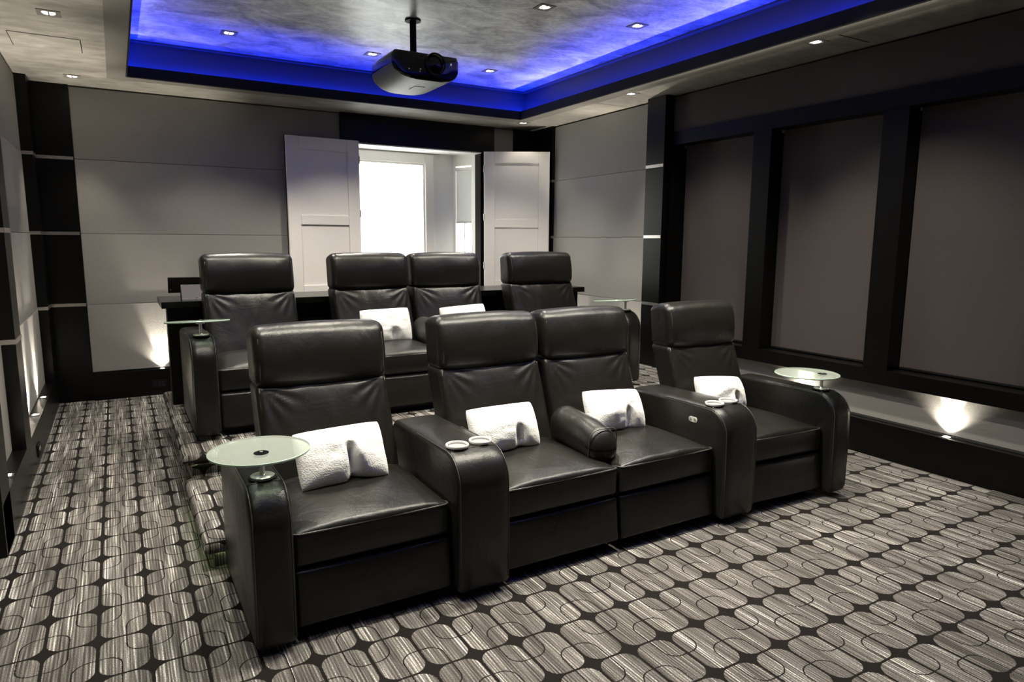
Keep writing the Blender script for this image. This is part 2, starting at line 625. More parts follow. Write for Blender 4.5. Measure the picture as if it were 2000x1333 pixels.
bm = B(); ring(bm, CX0+0.055, CX1-0.055, CY0+0.055, CY1-0.055, 0.054, ZT-0.012, ZT-0.0005)
struct('trim_4', bm, M['covewall'])                       # border at the tray edge

# LED strip in the cove trough
bm = B(); ring(bm, TX0-0.10, TX1+0.10, TY0-0.10, TY1+0.10, 0.018, ZS+0.052, ZS+0.063)
tag(obj('led_strip', bm, M['led']), 'blue light strip hidden in the ceiling cove around the raised tray', 'light strip')

# ------------------------------------------------------------------ platform with steps
def nosed(bm, x0, x1, y0, y1, z0, z1, r=0.035):
    """block with bullnose top edge on its left and front"""
    n = 8
    # cross-section ring: build as rounded outlines at several heights
    prof = [(0.05, z0), (0.05, z1-2*r+0.001)]
    for k in range(n+1):
        a = -PI/2 + PI*k/n
        prof.append((0.018*0 + r - r*math.cos(a), z1-r+r*math.sin(a)))
    rings = []
    for (ins, z) in prof:
        rings.append([bm.verts.new(p) for p in ((x0+ins, y0+ins, z), (x1, y0+ins, z), (x1, y1, z), (x0+ins, y1, z))])
    for i in range(len(rings)-1):
        for k in range(4):
            bm.faces.new((rings[i][k], rings[i][(k+1) % 4], rings[i+1][(k+1) % 4], rings[i+1][k]))
    bm.faces.new(rings[0][::-1]); bm.faces.new(rings[-1])
ZP = 0.29
plat = thing('carpeted_platform', 'carpeted raised platform under the rear row of recliners with rounded step edges', 'platform', (0.24, 4.09, 0))
bm = B(); nosed(bm, 0.0, 4.28, 0.0, 1.85, 0.001, ZP)
obj('riser', bm, M['carpet'], plat, 40)
bm = B(); nosed(bm, 0.005, 4.28, -0.925, 0.017, 0.001, ZP/2)
obj('step', bm, M['carpet'], plat, 40)
for (yy, zz, xx) in ((0.0, ZP, 0.05), (-0.925, ZP/2, 0.055)):
    bm = B(); box(bm, xx, 4.2, yy+0.0445, yy+0.0495, zz-0.0738, zz-0.0712)
    obj('step_light', bm, M['steplamp'], plat)
bm = B(); box(bm, 0.0495, 0.0545, -0.87, -0.01, ZP/2-0.0738, ZP/2-0.0712)
obj('step_light', bm, M['steplamp'], plat)

# ------------------------------------------------------------------ left wall panelling
bm = B(); box(bm, FL-0.02, XL, 3.82, YB, 0, ZLED)
struct('baseboard_left', bm, M['wood'])
def pilaster(name, x0, x1, y0, y1, z0, z1, bands, faces):
    bm = B(); box(bm, x0, x1, y0, y1, z0, z1)
    p = struct(name, bm, M['wood'])
    for zb in bands:
        bb = B()
        e = 0.004
        box(bb, x0-(e if 'w' in faces else -e), x1+(e if 'e' in faces else -e), y0-(e if 's' in faces else -e), y1+(e if 'n' in faces else -e), zb-0.014, zb+0.014)
        obj('metal_band', bb, M['steel'], p)
    return p
BZ = (0.90, 1.545, 2.205)
pilaster('trim_5', FL-0.02, XL, 4.82, 5.08, ZLED, ZS, BZ, 'es')
pilaster('trim_6', FL-0.02, XL, 7.02, YB-0.002, ZLED, ZS, BZ, 'es')
pilaster('trim_7', FL-0.10, XL, 3.80, 4.06, 0, ZS, BZ, 'es')
pilaster('trim_8', XL, -0.268, YB, YB+0.03, 0, ZS, BZ, 's')

def fabric_panel(axis, a0, a1, face, depth, z0, z1, label, group, mat='fabric', inward=1):
    """a fabric wrapped panel; axis 'x': panel lies in a y=const plane spanning x a0..a1"""
    bm = B(); g = 0.0016
    if axis == 'x':
        box(bm, a0+g, a1-g, min(face, face+depth), max(face, face+depth), z0+g, z1-g, bev=0.0025)
    else:
        box(bm, min(face, face+depth), max(face, face+depth), a0+g, a1-g, z0+g, z1-g, bev=0.0025)
    o = obj('acoustic_panel', bm, M[mat], None)
    return tag(o, label, 'wall panel', group)
ZC = ZS-0.012
lv = [(ZLED, SEAM[0], 'lowest'), (SEAM[0], SEAM[1], 'second from the floor'), (SEAM[1], SEAM[2], 'third from the floor'), (SEAM[2], ZC, 'topmost')]
for i, (z0, z1, nm) in enumerate(lv):
    e = 0.0035*i
    fabric_panel('y', 5.08, 7.02, FL-e, -0.018, z0, z1, 'grey left wall panel next to the back corner, %s' % nm, 'fabric panels on the left wall')
    fabric_panel('y', 4.06, 4.82, FL-e, -0.018, z0, z1, 'grey left wall panel at the left photo edge, near bay, %s' % nm, 'fabric panels on the left wall')
    fabric_panel('x', -0.268, 2.138, YB+0.012+e, 0.0115, z0+(0.012 if z0 == ZLED else 0), z1, 'wide grey back wall panel left of the window, %s' % nm, 'fabric panels on the back wall')
    fabric_panel('y', 5.105, 6.84, 4.555+e, 0.03, z0, z1, 'grey right wall panel beside the right shutter, %s' % nm, 'fabric panels on the rear right wall')
bm = B(); box(bm, -0.268, 4.534, YB-0.034, YB+0.03, 0, ZLED)
struct('baseboard_back', bm, M['wood'])
# back wall: black surround of the window and the corner
bm = B()
box(bm, 2.14, 3.988, YB-0.012, YB+0.034, OZ1+0.004, ZS)
box(bm, 2.14, OX0, YB+0.006, YB+0.034, ZLED, OZ1+0.004)
box(bm, OX1+0.004, 3.988, YB+0.006, YB+0.034, ZLED, OZ1+0.004)
struct('trim_9', bm, M['wood'])
fabric_panel('x', 3.992, 4.256, YB+0.004, 0.03, ZLED, ZC, 'narrow grey fabric strip panel beside the back right corner above the right shutter', 'fabric panels on the back wall')
bm = B(); box(bm, 4.258, 4.54, YB-0.006, YB+0.034, ZLED, ZS)
struct('trim_10', bm, M['wood'])
p = pilaster('trim_11', 4.532, 4.70, 6.845, YB-0.007, ZLED, ZS, BZ, 'ws')

# ------------------------------------------------------------------ right wall panelling
bm = B(); box(bm, XR, 4.70, YN, YB-0.013, 0, ZLED)
struct('baseboard_right', bm, M['wood'])
pilaster('trim_12', 4.455, 4.70, 4.855, 5.10, 0.0, ZS, BZ, 'w')
FX, SXP = 4.54, 4.685                                   # window frame plane, shade plane
PY = [(4.80, 4.853), (3.727, 3.90), (2.645, 2.82), (1.56, 1.735), (0.475, 0.65), (-0.61, -0.435), (-1.79, -1.52)]
bm = B()
box(bm, FX-0.008, 4.755, YN, 4.853, 2.385, 2.506)        # header
struct('trim_13', bm, M['wood'])
bm = B()
box(bm, FX-0.004, 4.755, YN, 4.853, 0.518, 0.622)        # sill rail
struct('trim_14', bm, M['wood'])
for i, (a, b) in enumerate(PY):
    bm = B(); box(bm, FX, 4.755, a, b, 0.622, 2.385)
    struct('trim_%d' % (15+i), bm, M['wood'])
nmS = ['farthest from the front, next to the black pilaster', 'middle of the three in view, between two black posts', 'nearest the right edge of the photo', '', '', '']
for i in range(5):
    y1, y0 = PY[i][0], PY[i+1][1]
    lab = 'dark grey roller shade, ' + (nmS[i] if i < 3 else 'on the right wall beyond the photo edge')
    t = thing('roller_shade', lab, 'window shade', (SXP, (y0+y1)/2, 0.628), 0, 'roller shades on the right wall')
    hw = (y1-y0)/2-0.003
    bm = B(); box(bm, 0.0, 0.004, -hw, hw, 0.014, 1.757); obj('shade_cloth', bm, M['shade'], t)
    bm = B(); box(bm, -0.006, 0.010, -hw, hw, 0.0, 0.016, bev=0.003); obj('bottom_bar', bm, M['black'], t)
    bm = B(); tube(bm, [(0.035, -hw, 1.735), (0.035, hw, 1.735)], 0.02, 14); obj('roller', bm, M['shade'], t, 'all')
    bm = B(); box(bm, -0.03, 0.0, hw-0.012, hw, 1.735, 1.757, bev=0.003); obj('bracket', bm, M['chrome'], t)
fabric_panel('y', YN, 4.853, 4.56, 0.03, 2.508, ZC, 'long dark fabric panel above the window header along the right wall', 'long panels of the right wall', 'shade')
fabric_panel('y', YN, 4.853, 4.61, 0.03, ZLED+0.01, 0.516, 'low grey fabric strip under the right wall windows, lit by floor spots', 'long panels of the right wall')
bm = B(); box(bm, 4.59, 4.62, YN, 4.853, ZLED, ZLED+0.009); struct('trim_30', bm, M['dark'])

# ------------------------------------------------------------------ bay window
BY = 7.74
w1 = B()
for (x0, x1, z0, z1) in ((2.34, 2.44, 0.98, 2.52), (3.28, 3.39, 0.98, 2.52), (2.44, 3.28, 2.41, 2.52), (2.44, 3.28, 0.98, 1.08)):
    box(w1, x0, x1, BY-0.03, BY+0.05, z0, z1, bev=0.006)
wf = struct('window_1', w1, M['white'])
bm = B()
for (x0, x1, z0, z1) in ((2.44, 2.462, 1.08, 2.41), (3.255, 3.28, 1.08, 2.41), (2.462, 3.255, 2.388, 2.41), (2.462, 3.255, 1.08, 1.102)):
    box(bm, x0, x1, BY-0.012, BY+0.04, z0, z1, bev=0.004)
obj('sash', bm, M['white'], wf)
bm = B(); box(bm, 2.462, 3.255, BY+0.01, BY+0.014, 1.102, 2.388); obj('pane', bm, M['pane'], wf)
bm = B()
box(bm, 3.39, 3.70, BY, BY+0.06, 0.9, 2.6)
box(bm, 2.20, 2.34, BY, BY+0.06, 0.9, 2.6)
box(bm, 2.34, 3.39, BY, BY+0.06, 2.52, 2.6)
box(bm, 2.34, 3.39, BY, BY+0.06, 0.9, 0.98)
box(bm, 2.20, 2.295, yb1-0.002, BY, 0.9, 2.6)
box(bm, 2.20, 3.95, yb0, BY+0.06, OZ1+0.001, OZ1+0.06)
box(bm, 2.20, 3.95, yb0+0.001, BY+0.06, 0.90, OZ0-0.001)
struct('wall_bay', bm, M['bay'])
# reveal lining of the opening
bm = B()
box(bm, OX0-0.001, OX0+0.012, YB+0.0, yb1, OZ0, OZ1)
box(bm, OX0, OX1, YB-0.005, yb1, OZ1-0.012, OZ1+0.001)
struct('trim_31', bm, M['bay'])
bm = B(); box(bm, OX1-0.008, OX1+0.002, YB+0.0, yb1, OZ0, OZ1-0.0125)
struct('trim_32', bm, M['wood'])
# angled side window: from (3.81, yb1) to (3.65, BY)
A0 = Vector((3.812, yb1-0.03, 0)); A1 = Vector((3.655, BY+0.03, 0))
dv = (A1-A0); L2 = dv.length; ang = math.atan2(dv.y, dv.x)
def onside(bm, start=0):
    xform(bm, Matrix.Translation(A0) @ Matrix.Rotation(ang, 4, 'Z'), start)
bm = B()
s0, s1 = 0.07, L2-0.06
for (a, b, z0, z1) in ((0, s0, 0.95, 2.56), (s1, L2, 0.95, 2.56), (s0, s1, 2.40, 2.56), (s0, s1, 0.95, 1.05)):
    box(bm, a, b, -0.05, 0.0, z0, z1)
onside(bm)
w2 = struct('window_2', bm, M['white'])
bm = B(); box(bm, s0, s1, -0.028, -0.024, 1.05, 2.40); onside(bm); obj('pane', bm, M['pane'], w2)
bm = B(); box(bm, s0+0.004, s1-0.004, -0.018, -0.016, 1.72, 2.36); box(bm, s0+0.004, s1-0.004, -0.022, -0.012, 1.712, 1.728); onside(bm)
obj('roller_blind', bm, M['sheer'], w2)
bm = B(); box(bm, s0+0.004, s1-0.004, -0.03, -0.006, 2.352, 2.385); onside(bm); obj('blind_roll', bm, M['white'], w2)
bm = B(); box(bm, (s0+s1)/2-0.006, (s0+s1)/2+0.006, -0.034, -0.02, 1.05, 1.72); onside(bm); obj('glazing_bar', bm, M['white'], w2)

# shutters
def shutter(label, loc, rz, wd, x_sign, zb, zt, hinge_end):
    t = thing('window_shutter', label, 'shutter', loc, rz, 'panelled window shutters')
    H = zt-zb
    bm = B()
    st, th = 0.128, 0.036
    rail = [(0, 0.07), (0.70, 0.80), (H-0.13, H)]
    x = lambda a: a*x_sign
    def bx(a, b, y0, y1, z0, z1, bev=0.005):
        box(bm, min(x(a), x(b)), max(x(a), x(b)), y0, y1, z0, z1, bev=bev)
    bx(0, st, -th, 0, 0, H); bx(wd-st, wd, -th, 0, 0, H)
    for a, b in rail:
        bx(st, wd-st, -th, 0, a, b)
    obj('frame', bm, M['white'], t)
    for a, b in ((rail[0][1], rail[1][0]), (rail[1][1], rail[2][0])):
        bm = B(); box(bm, min(x(st+.001), x(wd-st-.001)), max(x(st+.001), x(wd-st-.001)), -th+0.014, -0.010, a+.001, b-.001)
        obj('inset_panel', bm, M['white'], t)
    bm = B(); box(bm, min(x(0.004), x(wd+0.006)), max(x(0.004), x(wd+0.006)), 0.0005, 0.014, 0.002, H+0.003); obj('dark_backing', bm, M['wood'], t)
    for zz in (0.25, H*0.52, H-0.2):
        bm = B(); tube(bm, [(0, -th-0.002, zz-0.04), (0, -th-0.002, zz+0.04)], 0.006, 10)
        obj('hinge', bm, M['chrome'], t, 40)
    return t
shutter('white panelled shutter folded open left of the window', (2.312, 7.262, 0.955), math.radians(2.0), 0.765, -1, 0.955, 2.545, 0)
shutter('white panelled shutter swung open right of the window', (3.832, 7.245, 0.955), math.radians(-31.0), 0.775, 1, 0.955, 2.535, 0)

# ------------------------------------------------------------------ lamps
def downlight(x, y, z, label, group, power, size=100, parent=None, off=(0, 0)):
    t = thing('recessed_downlight', label, 'ceiling light', (x, y, z), 0, group)
    bm = B(); s = 0.062; i = 0.036
    for (x0, x1, y0, y1) in ((-s, -i, -s, s), (i, s, -s, s), (-i, i, -s, -i), (-i, i, i, s)):
        box(bm, x0, x1, y0, y1, -0.005, -0.0003)
    obj('bezel', bm, M['border'], t)
    bm = B(); lathe(bm, [(0.034, -0.0022), (0.034, -0.0006)], 0, 0, 24)
    obj('lamp_face', bm, M['lamp'], t)
    bm = B(); box(bm, -0.004, 0.004, -0.036, 0.036, -0.0045, -0.0024); obj('baffle', bm, M['black'], t)
    spot('lamp', (x, y, z-0.012), (x+off[0], y+off[1], z-1.5), power, size, 0.65, 0.035, WARM, t)
    return t
G1, G2 = 'downlights in the raised tray ceiling', 'downlights in the lower ceiling border'
TZ = ZT
downlight(0.915, 6.16, TZ, 'square downlight in the blue tray ceiling left of the projector, near the tray left edge', G1, W_DOWN)
downlight(2.119, 6.16, TZ, 'square downlight in the tray ceiling just behind the projector left side', G1, W_DOWN)
downlight(3.311, 6.14, TZ, 'square downlight in the tray ceiling right of the projector, toward the back corner', G1, W_DOWN)
downlight(2.776, 4.32, TZ, 'square downlight at the top of the photo, right of the projector pole', G1, W_DOWN)
downlight(3.623, 4.30, TZ, 'square downlight in the blue glow of the tray right side', G1, W_DOWN)
for x in (0.45, 1.25, 2.05, 2.85, 3.65):
    downlight(x, 2.62, TZ, 'square tray downlight over the front row, above the photo frame', 'downlights above the photo frame', W_DOWN*1.2)
for x in (0.45, 1.40):
    downlight(x, 4.32, TZ, 'square tray downlight over the rear row, above the photo frame', 'downlights over the rear row above the photo frame', W_DOWN)
for x in (0.45, 2.05, 3.65):  # unseen lamps added to light the carpet ahead of the seats
    downlight(x, 2.0, TZ, 'added unseen tray lamp lighting the open carpet, above the photo frame', 'added lamps over the open carpet', W_DOWN*0.2, 92)
downlight(-0.25, 5.09, ZS, 'square downlight in the left ceiling border, above the access panel', G2, W_SOFF*2.8, 66)
downlight(-0.215, 6.91, ZS, 'square downlight in the ceiling border above the back left corner', G2, W_SOFF*2.2, 62)
downlight(4.123, 6.84, ZS, 'square downlight in the ceiling border above the right shutter', G2, W_SOFF*0.35)
downlight(4.16, 5.0, ZS, 'square downlight in the ceiling border above the right pilaster', G2, W_SOFF*1.5, 70)
for x, y in ((-0.25, 3.2), (-0.25, 1.4), (4.16, 3.1), (4.16, 1.2)):
    downlight(x, y, ZS, 'square downlight in the side ceiling border, above the photo frame', 'side border downlights above the photo frame', W_SOFF*2.4, 68)

def uplight(x, y, label, group, lean, power=W_UP, bo=0.016, hb=0.026):
    t = thing('uplight', label, 'floor spot light', (x, y, ZLED), 0, group)
    bm = B(); box(bm, -hb if lean[0] else -0.026, hb if lean[0] else 0.026, -hb if lean[1] else -0.026, hb if lean[1] else 0.026, 0.0004, 0.004, bev=0.001); obj('bezel', bm, M['steel'], t)
    bm = B(); box(bm, -min(0.015, hb*0.7), min(0.015, hb*0.7), -min(0.015, hb*0.7), min(0.015, hb*0.7), 0.0042, 0.006); obj('lamp_face', bm, M['lamp'], t)
    ux, uy = (math.copysign(bo, lean[0]) if lean[0] else 0.0), (math.copysign(bo, lean[1]) if lean[1] else 0.0)
    spot('beam', (x+ux, y+uy, ZLED+0.010), (x+ux*1.4, y+uy*1.4, ZLED+1.0), power*4.4, 42, 0.7, 0.004, WARM, t)
    spot('lamp', (x, y, ZLED+0.014), (x+lean[0], y+lean[1], ZLED+1.0), power*0.55, 116, 1.0, 0.008, WARM, t)
GU = 'small uplights along the wall ledges'
uplight(-0.580, 4.31, 'small uplight on the left wall ledge nearest the left edge of the photo', GU, (-0.10, 0))
uplight(-0.580, 5.75, 'small uplight on the left wall ledge just past the near pilaster', GU, (-0.10, 0))
uplight(-0.580, 6.37, 'small uplight on the left wall ledge closest to the back corner', GU, (-0.10, 0))
uplight(0.310, YB-0.014, 'small uplight on the back wall ledge left of the bar counter', GU, (0, 0.08), W_UP, 0.009, 0.02)
uplight(4.575, 2.236, 'small uplight below the nearest right wall shade', GU, (0.10, 0))
uplight(4.575, 3.32, 'small uplight on the right ledge behind the front row glass table', GU, (0.10, 0))
for y in (1.15, 4.35):
    uplight(4.575, y, 'small uplight on the right wall ledge hidden from the photo', 'hidden right ledge uplights', (0.10, 0))
for y in (5.35, 6.25):
    t = uplight(4.5405, y, 'small uplight on the right ledge beside the rear row', 'rear right ledge uplights', (0.05, 0), W_UP, 0.006, 0.005)

# ceiling access panels
bm = B()
def outline(bm, x0, x1, y0, y1, z, wd, skip=()):
    if 'w' not in skip: box(bm, x0-wd, x0, y0, y1, z-0.0012, z-0.0002)
    if 'e' not in skip: box(bm, x1, x1+wd, y0, y1, z-0.0012, z-0.0002)
    if 's' not in skip: box(bm, x0, x1, y0-wd, y0, z-0.0012, z-0.0002)
    if 'n' not in skip: box(bm, x0, x1, y1, y1+wd, z-0.0012, z-0.0002)
t = thing('access_panel', 'flush access panel outlined in the left ceiling border', 'ceiling panel', (-0.315, 5.84, ZS), 0)
bm = B(); box(bm, -0.2, 0.2, -0.19, 0.19, -0.003, -0.0014); obj('cover', bm, M['soffit'], t)
bm = B(); outline(bm, -0.2, 0.2, -0.19, 0.19, 0, 0.006); obj('gap', bm, M['dark'], t)
t = thing('access_panel', 'long flush access panel in the right ceiling border above the windows', 'ceiling panel', (4.315, 4.21, ZS), 0)
bm = B(); box(bm, -0.165, 0.165, -1.28, 1.28, -0.0016, -0.0014); obj('cover', bm, M['soffit'], t)
bm = B(); outline(bm, -0.165, 0.165, -1.28, 1.28, 0, 0.012, ('w', 'e')); obj('gap', bm, M['dark'], t)

# ------------------------------------------------------------------ recliners
SW = 0.655                              # width between arms
def lean_y(z):                          # front face of the back (local y from the arm fronts)
    if z < 0.82:
        return 0.615 + (z-0.42)*0.385
    return 0.769 + (z-0.82)*0.12

def wr(p, s, a):
    return (mnoise.noise(Vector((p.x*s, p.y*s, p.z*s)))*a)

def make_backrest(w2, parent, seed):
    bm = B()
    z0, z1 = 0.36, 0.845
    def fn(p, u):
        z = p.z + (z0+z1)/2
        y = p.y
        if u[1] < 0:                                             # front: soft crown
            y -= 0.022*max(0, 1-u[0]**2)*max(0, 1-abs(u[2])**4)
            y += wr(Vector((p.x*2.2+seed, 0, p.z*0.8+p.x*1.5)), 6.0, 0.0035)
            for sx in (-1, 1):                                   # creases fanning out of the top corners
                ax, az = p.x - sx*w2*0.46, 0.235 - p.z
                dd_ = math.hypot(ax, az)
                y += 0.0032*math.sin(math.atan2(az, -sx*ax)*15 + seed)*math.exp(-((dd_-0.10)/0.075)**2)
        return Vector((p.x, y + lean_y(z) + 0.095, p.z))
    rbox(bm, 0, 0, (z0+z1)/2, w2, 0.19, z1-z0, 0.032, fn, (52, 3, 40), 4)
    b = obj('backrest', bm, M['leather'], parent, 'all')
    bm = B()
    for s in (-1, 1):
        pts = []
        for i in range(15):
            z = 0.40 + i*0.43/14
            pts.append((s*(w2/2-0.016), lean_y(z)+0.0085, z))
        tube(bm, pts, 0.0028, 6)
    obj('seam', bm, M['stitch'], b, 'all')
    # headrest
    bm = B()
    hz0, hz1 = 0.825, 1.105
    def fh(p, u):
        z = p.z + (hz0+hz1)/2
        y = p.y
        if u[1] < 0:
            k = math.sin(PI*min(1, max(0, (z-hz0)/(hz1-hz0)*0.92+0.06)))**0.8
            y -= 0.046*k*(0.55+0.45*max(0, 1-abs(u[0])**6))
            y += wr(Vector((p.x*1.5+seed, 0, p.z*2)), 5.0, 0.004)
        zz = p.z
        if u[2] > 0:
            zz += 0.010*max(0, 1-u[0]**2) - 0.022*max(0.0, u[1])*u[2]
        if u[2] < 0:
            zz -= 0.010*max(0, 1-u[0]**2)*(-u[2])
        return Vector((p.x, y + lean_y(z) + 0.10, zz))
    rbox(bm, 0, 0, (hz0+hz1)/2, w2+0.004, 0.185, hz1-hz0, 0.045, fh, (22, 5, 12), 5)
    h = obj('headrest', bm, M['leather'], parent, 'all')
    bm = B()
    for s in (-1, 1):
        pts = []
        for i in range(13):
            z = 0.855 + i*0.215/12
            k = math.sin(PI*min(1, max(0, (z-hz0)/(hz1-hz0)*0.92+0.06)))**0.8
            pts.append((s*(w2/2-0.022), lean_y(z) + 0.012 - 0.030*k + (0.012 if i in (0, 12) else 0), z))
        tube(bm, pts, 0.0024, 6)
    obj('seam', bm, M['stitch'], h, 'all')

def make_seat(parent, wd, seed):
    bm = B()
    def fn(p, u):
        z = p.z
        if u[2] > 0.3:
            cx = max(0, 1-abs(u[0])**3.2)
            t = (p.y+0.29)/0.58
            cy = math.sin(PI*min(1, max(0, 0.06+0.80*t)))**0.55
            z += 0.052*cx*cy*min(1, (u[2]-0.3)/0.5)
            z += wr(Vector((p.x+seed, p.y, 0)), 7, 0.004)*cx
        y = p.y
        if u[1] < 0:
            y -= 0.012*max(0, 1-u[0]**2)*max(0, 1-u[2]**2)
        return Vector((p.x, y, z))
    rbox(bm, 0, 0.36, 0.35, wd-0.012, 0.58, 0.135, 0.02, fn, (20, 18, 5), 3)
    s = obj('seat_cushion', bm, M['leather'], parent, 'all')
    bm = B()
    hw = wd/2-0.008
    pts = [(-hw+0.003, 0.14, 0.406), (-hw, 0.10, 0.413), (-hw+0.004, 0.079, 0.415), (-hw+0.02, 0.0715, 0.4145)]
    for i in range(1, 12):
        pts.append((-hw+0.02+(2*hw-0.04)*i/12, 0.0708-0.003*math.sin(PI*i/12), 0.4145))
    pts += [(hw-0.02, 0.0715, 0.4145), (hw-0.004, 0.079, 0.415), (hw, 0.10, 0.413), (hw-0.003, 0.14, 0.406)]
    tube(bm, pts, 0.0042, 8)
    obj('piping', bm, M['stitch'], s, 'all')

def arm_profile(n=10, r=0.135, top=0.622, L=0.775):
    pts = [(L, 0.035), (0.012, 0.035), (0.0, 0.06), (-0.004, 0.30), (0.0, top-r-0.01)]
    for k in range(1, n+1):
        a = PI - PI/2*k/n
        pts.append((r + r*math.cos(a)*1.0, top-r + r*math.sin(a)))
    pts += [(L*0.6, top-0.004), (L-0.03, top-0.012), (L, top-0.04)]
    return pts

def make_arm(name, parent, x0, x1, flare=0):
    prof = arm_profile()
    bm = B()
    rr = 0.02
    secs = [(x0, rr), (x0+0.006, 0.007), (x0+rr, 0.0)]
    m = 5
    for i in range(1, m):
        secs.append((x0+rr+(x1-x0-2*rr)*i/m, 0.0))
    secs += [(x1-rr, 0.0), (x1-0.006, 0.007), (x1, rr)]
    cy, cz = 0.4, 0.32
    rings = []
    for (x, ins) in secs:
        ring_ = []
        n = len(prof)
        for i in range(n):
            p, q, nx = Vector((*prof[i-1], 0)), Vector((*prof[i], 0)), Vector((*prof[(i+1) % n], 0))
            tn = (nx-p).normalized()
            nr = Vector((-tn.y, tn.x, 0))
            c = q + nr*ins*(-1 if nr.dot(Vector((cy, cz, 0))-q) < 0 else 1)
            crown = 0.0
            xx = x
            if flare:
                xx = x
            mid = 1-((x-(x0+x1)/2)/((x1-x0)/2))**2
            if i >= 5:
                crown = 0.006*max(0, mid)
            ring_.append(bm.verts.new((xx, c.x-(0.004*max(0, mid) if 1 < i < 6 else 0), c.y+crown)))
        rings.append(ring_)
    for a in range(len(rings)-1):
        for i in range(len(prof)):
            j = (i+1) % len(prof)
            bm.faces.new((rings[a][i], rings[a][j], rings[a+1][j], rings[a+1][i]))
    bm.faces.new(rings[0]); bm.faces.new(rings[-1][::-1])
    o = obj(name, bm, M['leather'], parent, 55)
    # stitched seams along both sides, over the top and down the front
    bm = B()
    for xs, ins in ((x0+0.009, 0.0035), (x1-0.009, 0.0035)):
        pts = []
        for i in range(2, len(prof)-2):
            y, z = prof[i]
            c = Vector((0.4-y, 0.3-z)).normalized()
            pts.append((xs, y+c.x*ins, z+c.y*ins+(0.001 if i > 5 else 0)))
        tube(bm, pts, 0.0021, 6)
    obj('seam', bm, M['stitch'], o, 'all')
    # cross seam where the top roll begins
    bm = B()
    tube(bm, [(x0+0.012+(x1-x0-0.024)*i/6, 0.115, 0.6222+0.0055*(1-(2*i/6-1)**2)) for i in range(7)], 0.0018, 6)
    obj('cross_seam', bm, M['stitch'], o, 'all')
    return o

def make_recliner(name, label, loc, wd, seed, arm=None, rz=0.0, group=None, mid=False):
    t = thing(name, label, 'recliner', loc, rz, group)
    bm = B(); box(bm, -wd/2+0.006, wd/2-0.006, 0.10, 0.78, 0.03, 0.285)
    box(bm, -wd/2+0.04, wd/2-0.04, 0.14, 0.76, 0.0, 0.03)
    obj('base', bm, M['black'], t)
    bm = B()
    def ff(p, u):
        return Vector((p.x, p.y + (0.012*u[2] if True else 0) - 0.008*max(0, 1-u[0]**2)*max(0, 1-u[2]**2)*(1 if u[1] < 0 else 0), p.z))
    rbox(bm, 0, 0.082, 0.163, wd-0.014, 0.05, 0.215, 0.016, ff, (14, 2, 8), 3)
    obj('footrest', bm, M['leather'], t, 'all')
    make_seat(t, wd, seed)
    make_backrest(wd-0.03, t, seed)
    bm = B(); box(bm, -wd/2+0.02, wd/2-0.02, 0.70, 0.775, 0.05, 0.42); obj('back_support', bm, M['black'], t)
    if arm == 'l':
        make_arm('armrest', t, -wd/2-0.150, -wd/2-0.002)
    if arm == 'r':
        make_arm('armrest', t, wd/2+0.002, wd/2+0.150)
    if mid:
        bm = B()
        def fm(p, u):
            z = p.z
            y = p.y
            if u[2] > 0:
                z -= 0.05*max(0, -u[1]-0.25)**1.6
                z += 0.012*(1-u[0]**2)
            return Vector((p.x, y, z + 0.035*(u[1]*0.5)))
        rbox(bm, wd/2, 0.375, 0.505, 0.175, 0.45, 0.19, 0.08, fm, (6, 16, 6), 7)
        c = obj('centre_armrest', bm, M['leather'], t, 'all')
        bm = B()
        for yy in (0.205,):
            pts = []
            for k in range(24):
                a = 2*PI*k/24
                sx = 0.0855; sz = 0.094
                ca, sa = math.cos(a), math.sin(a)
                e = 0.55
                x = math.copysign(abs(ca)**e, ca)*sx
                z = math.copysign(abs(sa)**e, sa)*sz
                pts.append((wd/2+x, yy-0.012*sa, 0.488+z))
            tube(bm, pts, 0.003, 6, True)
        obj('seam', bm, M['stitch'], c, 'all')
    return t

def make_console(name, label, loc, group, wd=0.245):
    t = thing(name, label, 'armrest console', loc, 0, group)
    make_arm('body', t, -wd/2, wd/2)
    for s in (-1, 1):
        bm = B()
        cx, cy, z = s*0.0585, 0.148 + (0.012 if s > 0 else 0.0), 0.6335
        lathe(bm, [(0.0435, z-0.006), (0.049, z-0.004), (0.051, z+0.004), (0.049, z+0.0075), (0.044, z+0.0065), (0.042, z+0.001), (0.041, z-0.004), (0.0, z-0.0042)], cx, cy, 36, capb=True, capt=False, mis=[0, 0, 0, 0, 0, 1, 1])
        obj('cup_holder', bm, [M['cup'], M['cup_shade']], t, 50)
    return t

GF, GR = 'black leather recliners of the front row', 'black leather recliners of the rear row'
X1, X2, X3, X4 = 0.809, 1.7065, 2.3505, 3.222
W1, W2 = 0.650, 0.642
YF = 2.368
front = []
front.append(make_recliner('recliner', 'black leather recliner at the left end of the front row, nearest the camera', (X1, YF, 0), W1, 1.3, 'l', 0, GF))
front.append(make_recliner('recliner', 'front row black recliner left of the padded centre armrest, second from left', (X2, YF, 0), W2, 4.1, None, 0, GF, True))
front.append(make_recliner('recliner', 'front row black recliner right of the padded centre armrest, third from left', (X3, YF, 0), W2, 7.7, None, 0, GF))
front.append(make_recliner('recliner', 'black leather recliner at the right end of the front row beside the right wall', (X4, YF-0.02, 0), 0.600, 9.2, 'r', math.radians(-3.0), GF))
CXA, CXB = 1.2585, 2.797
c1 = make_console('armrest_console', 'front row console with two cup holders, between left end recliner and middle pair', (CXA, YF, 0), 'consoles of the front row')
c2 = make_console('armrest_console', 'front row console with cup holders and seat buttons, beside the right end recliner', (CXB, YF, 0), 'consoles of the front row')
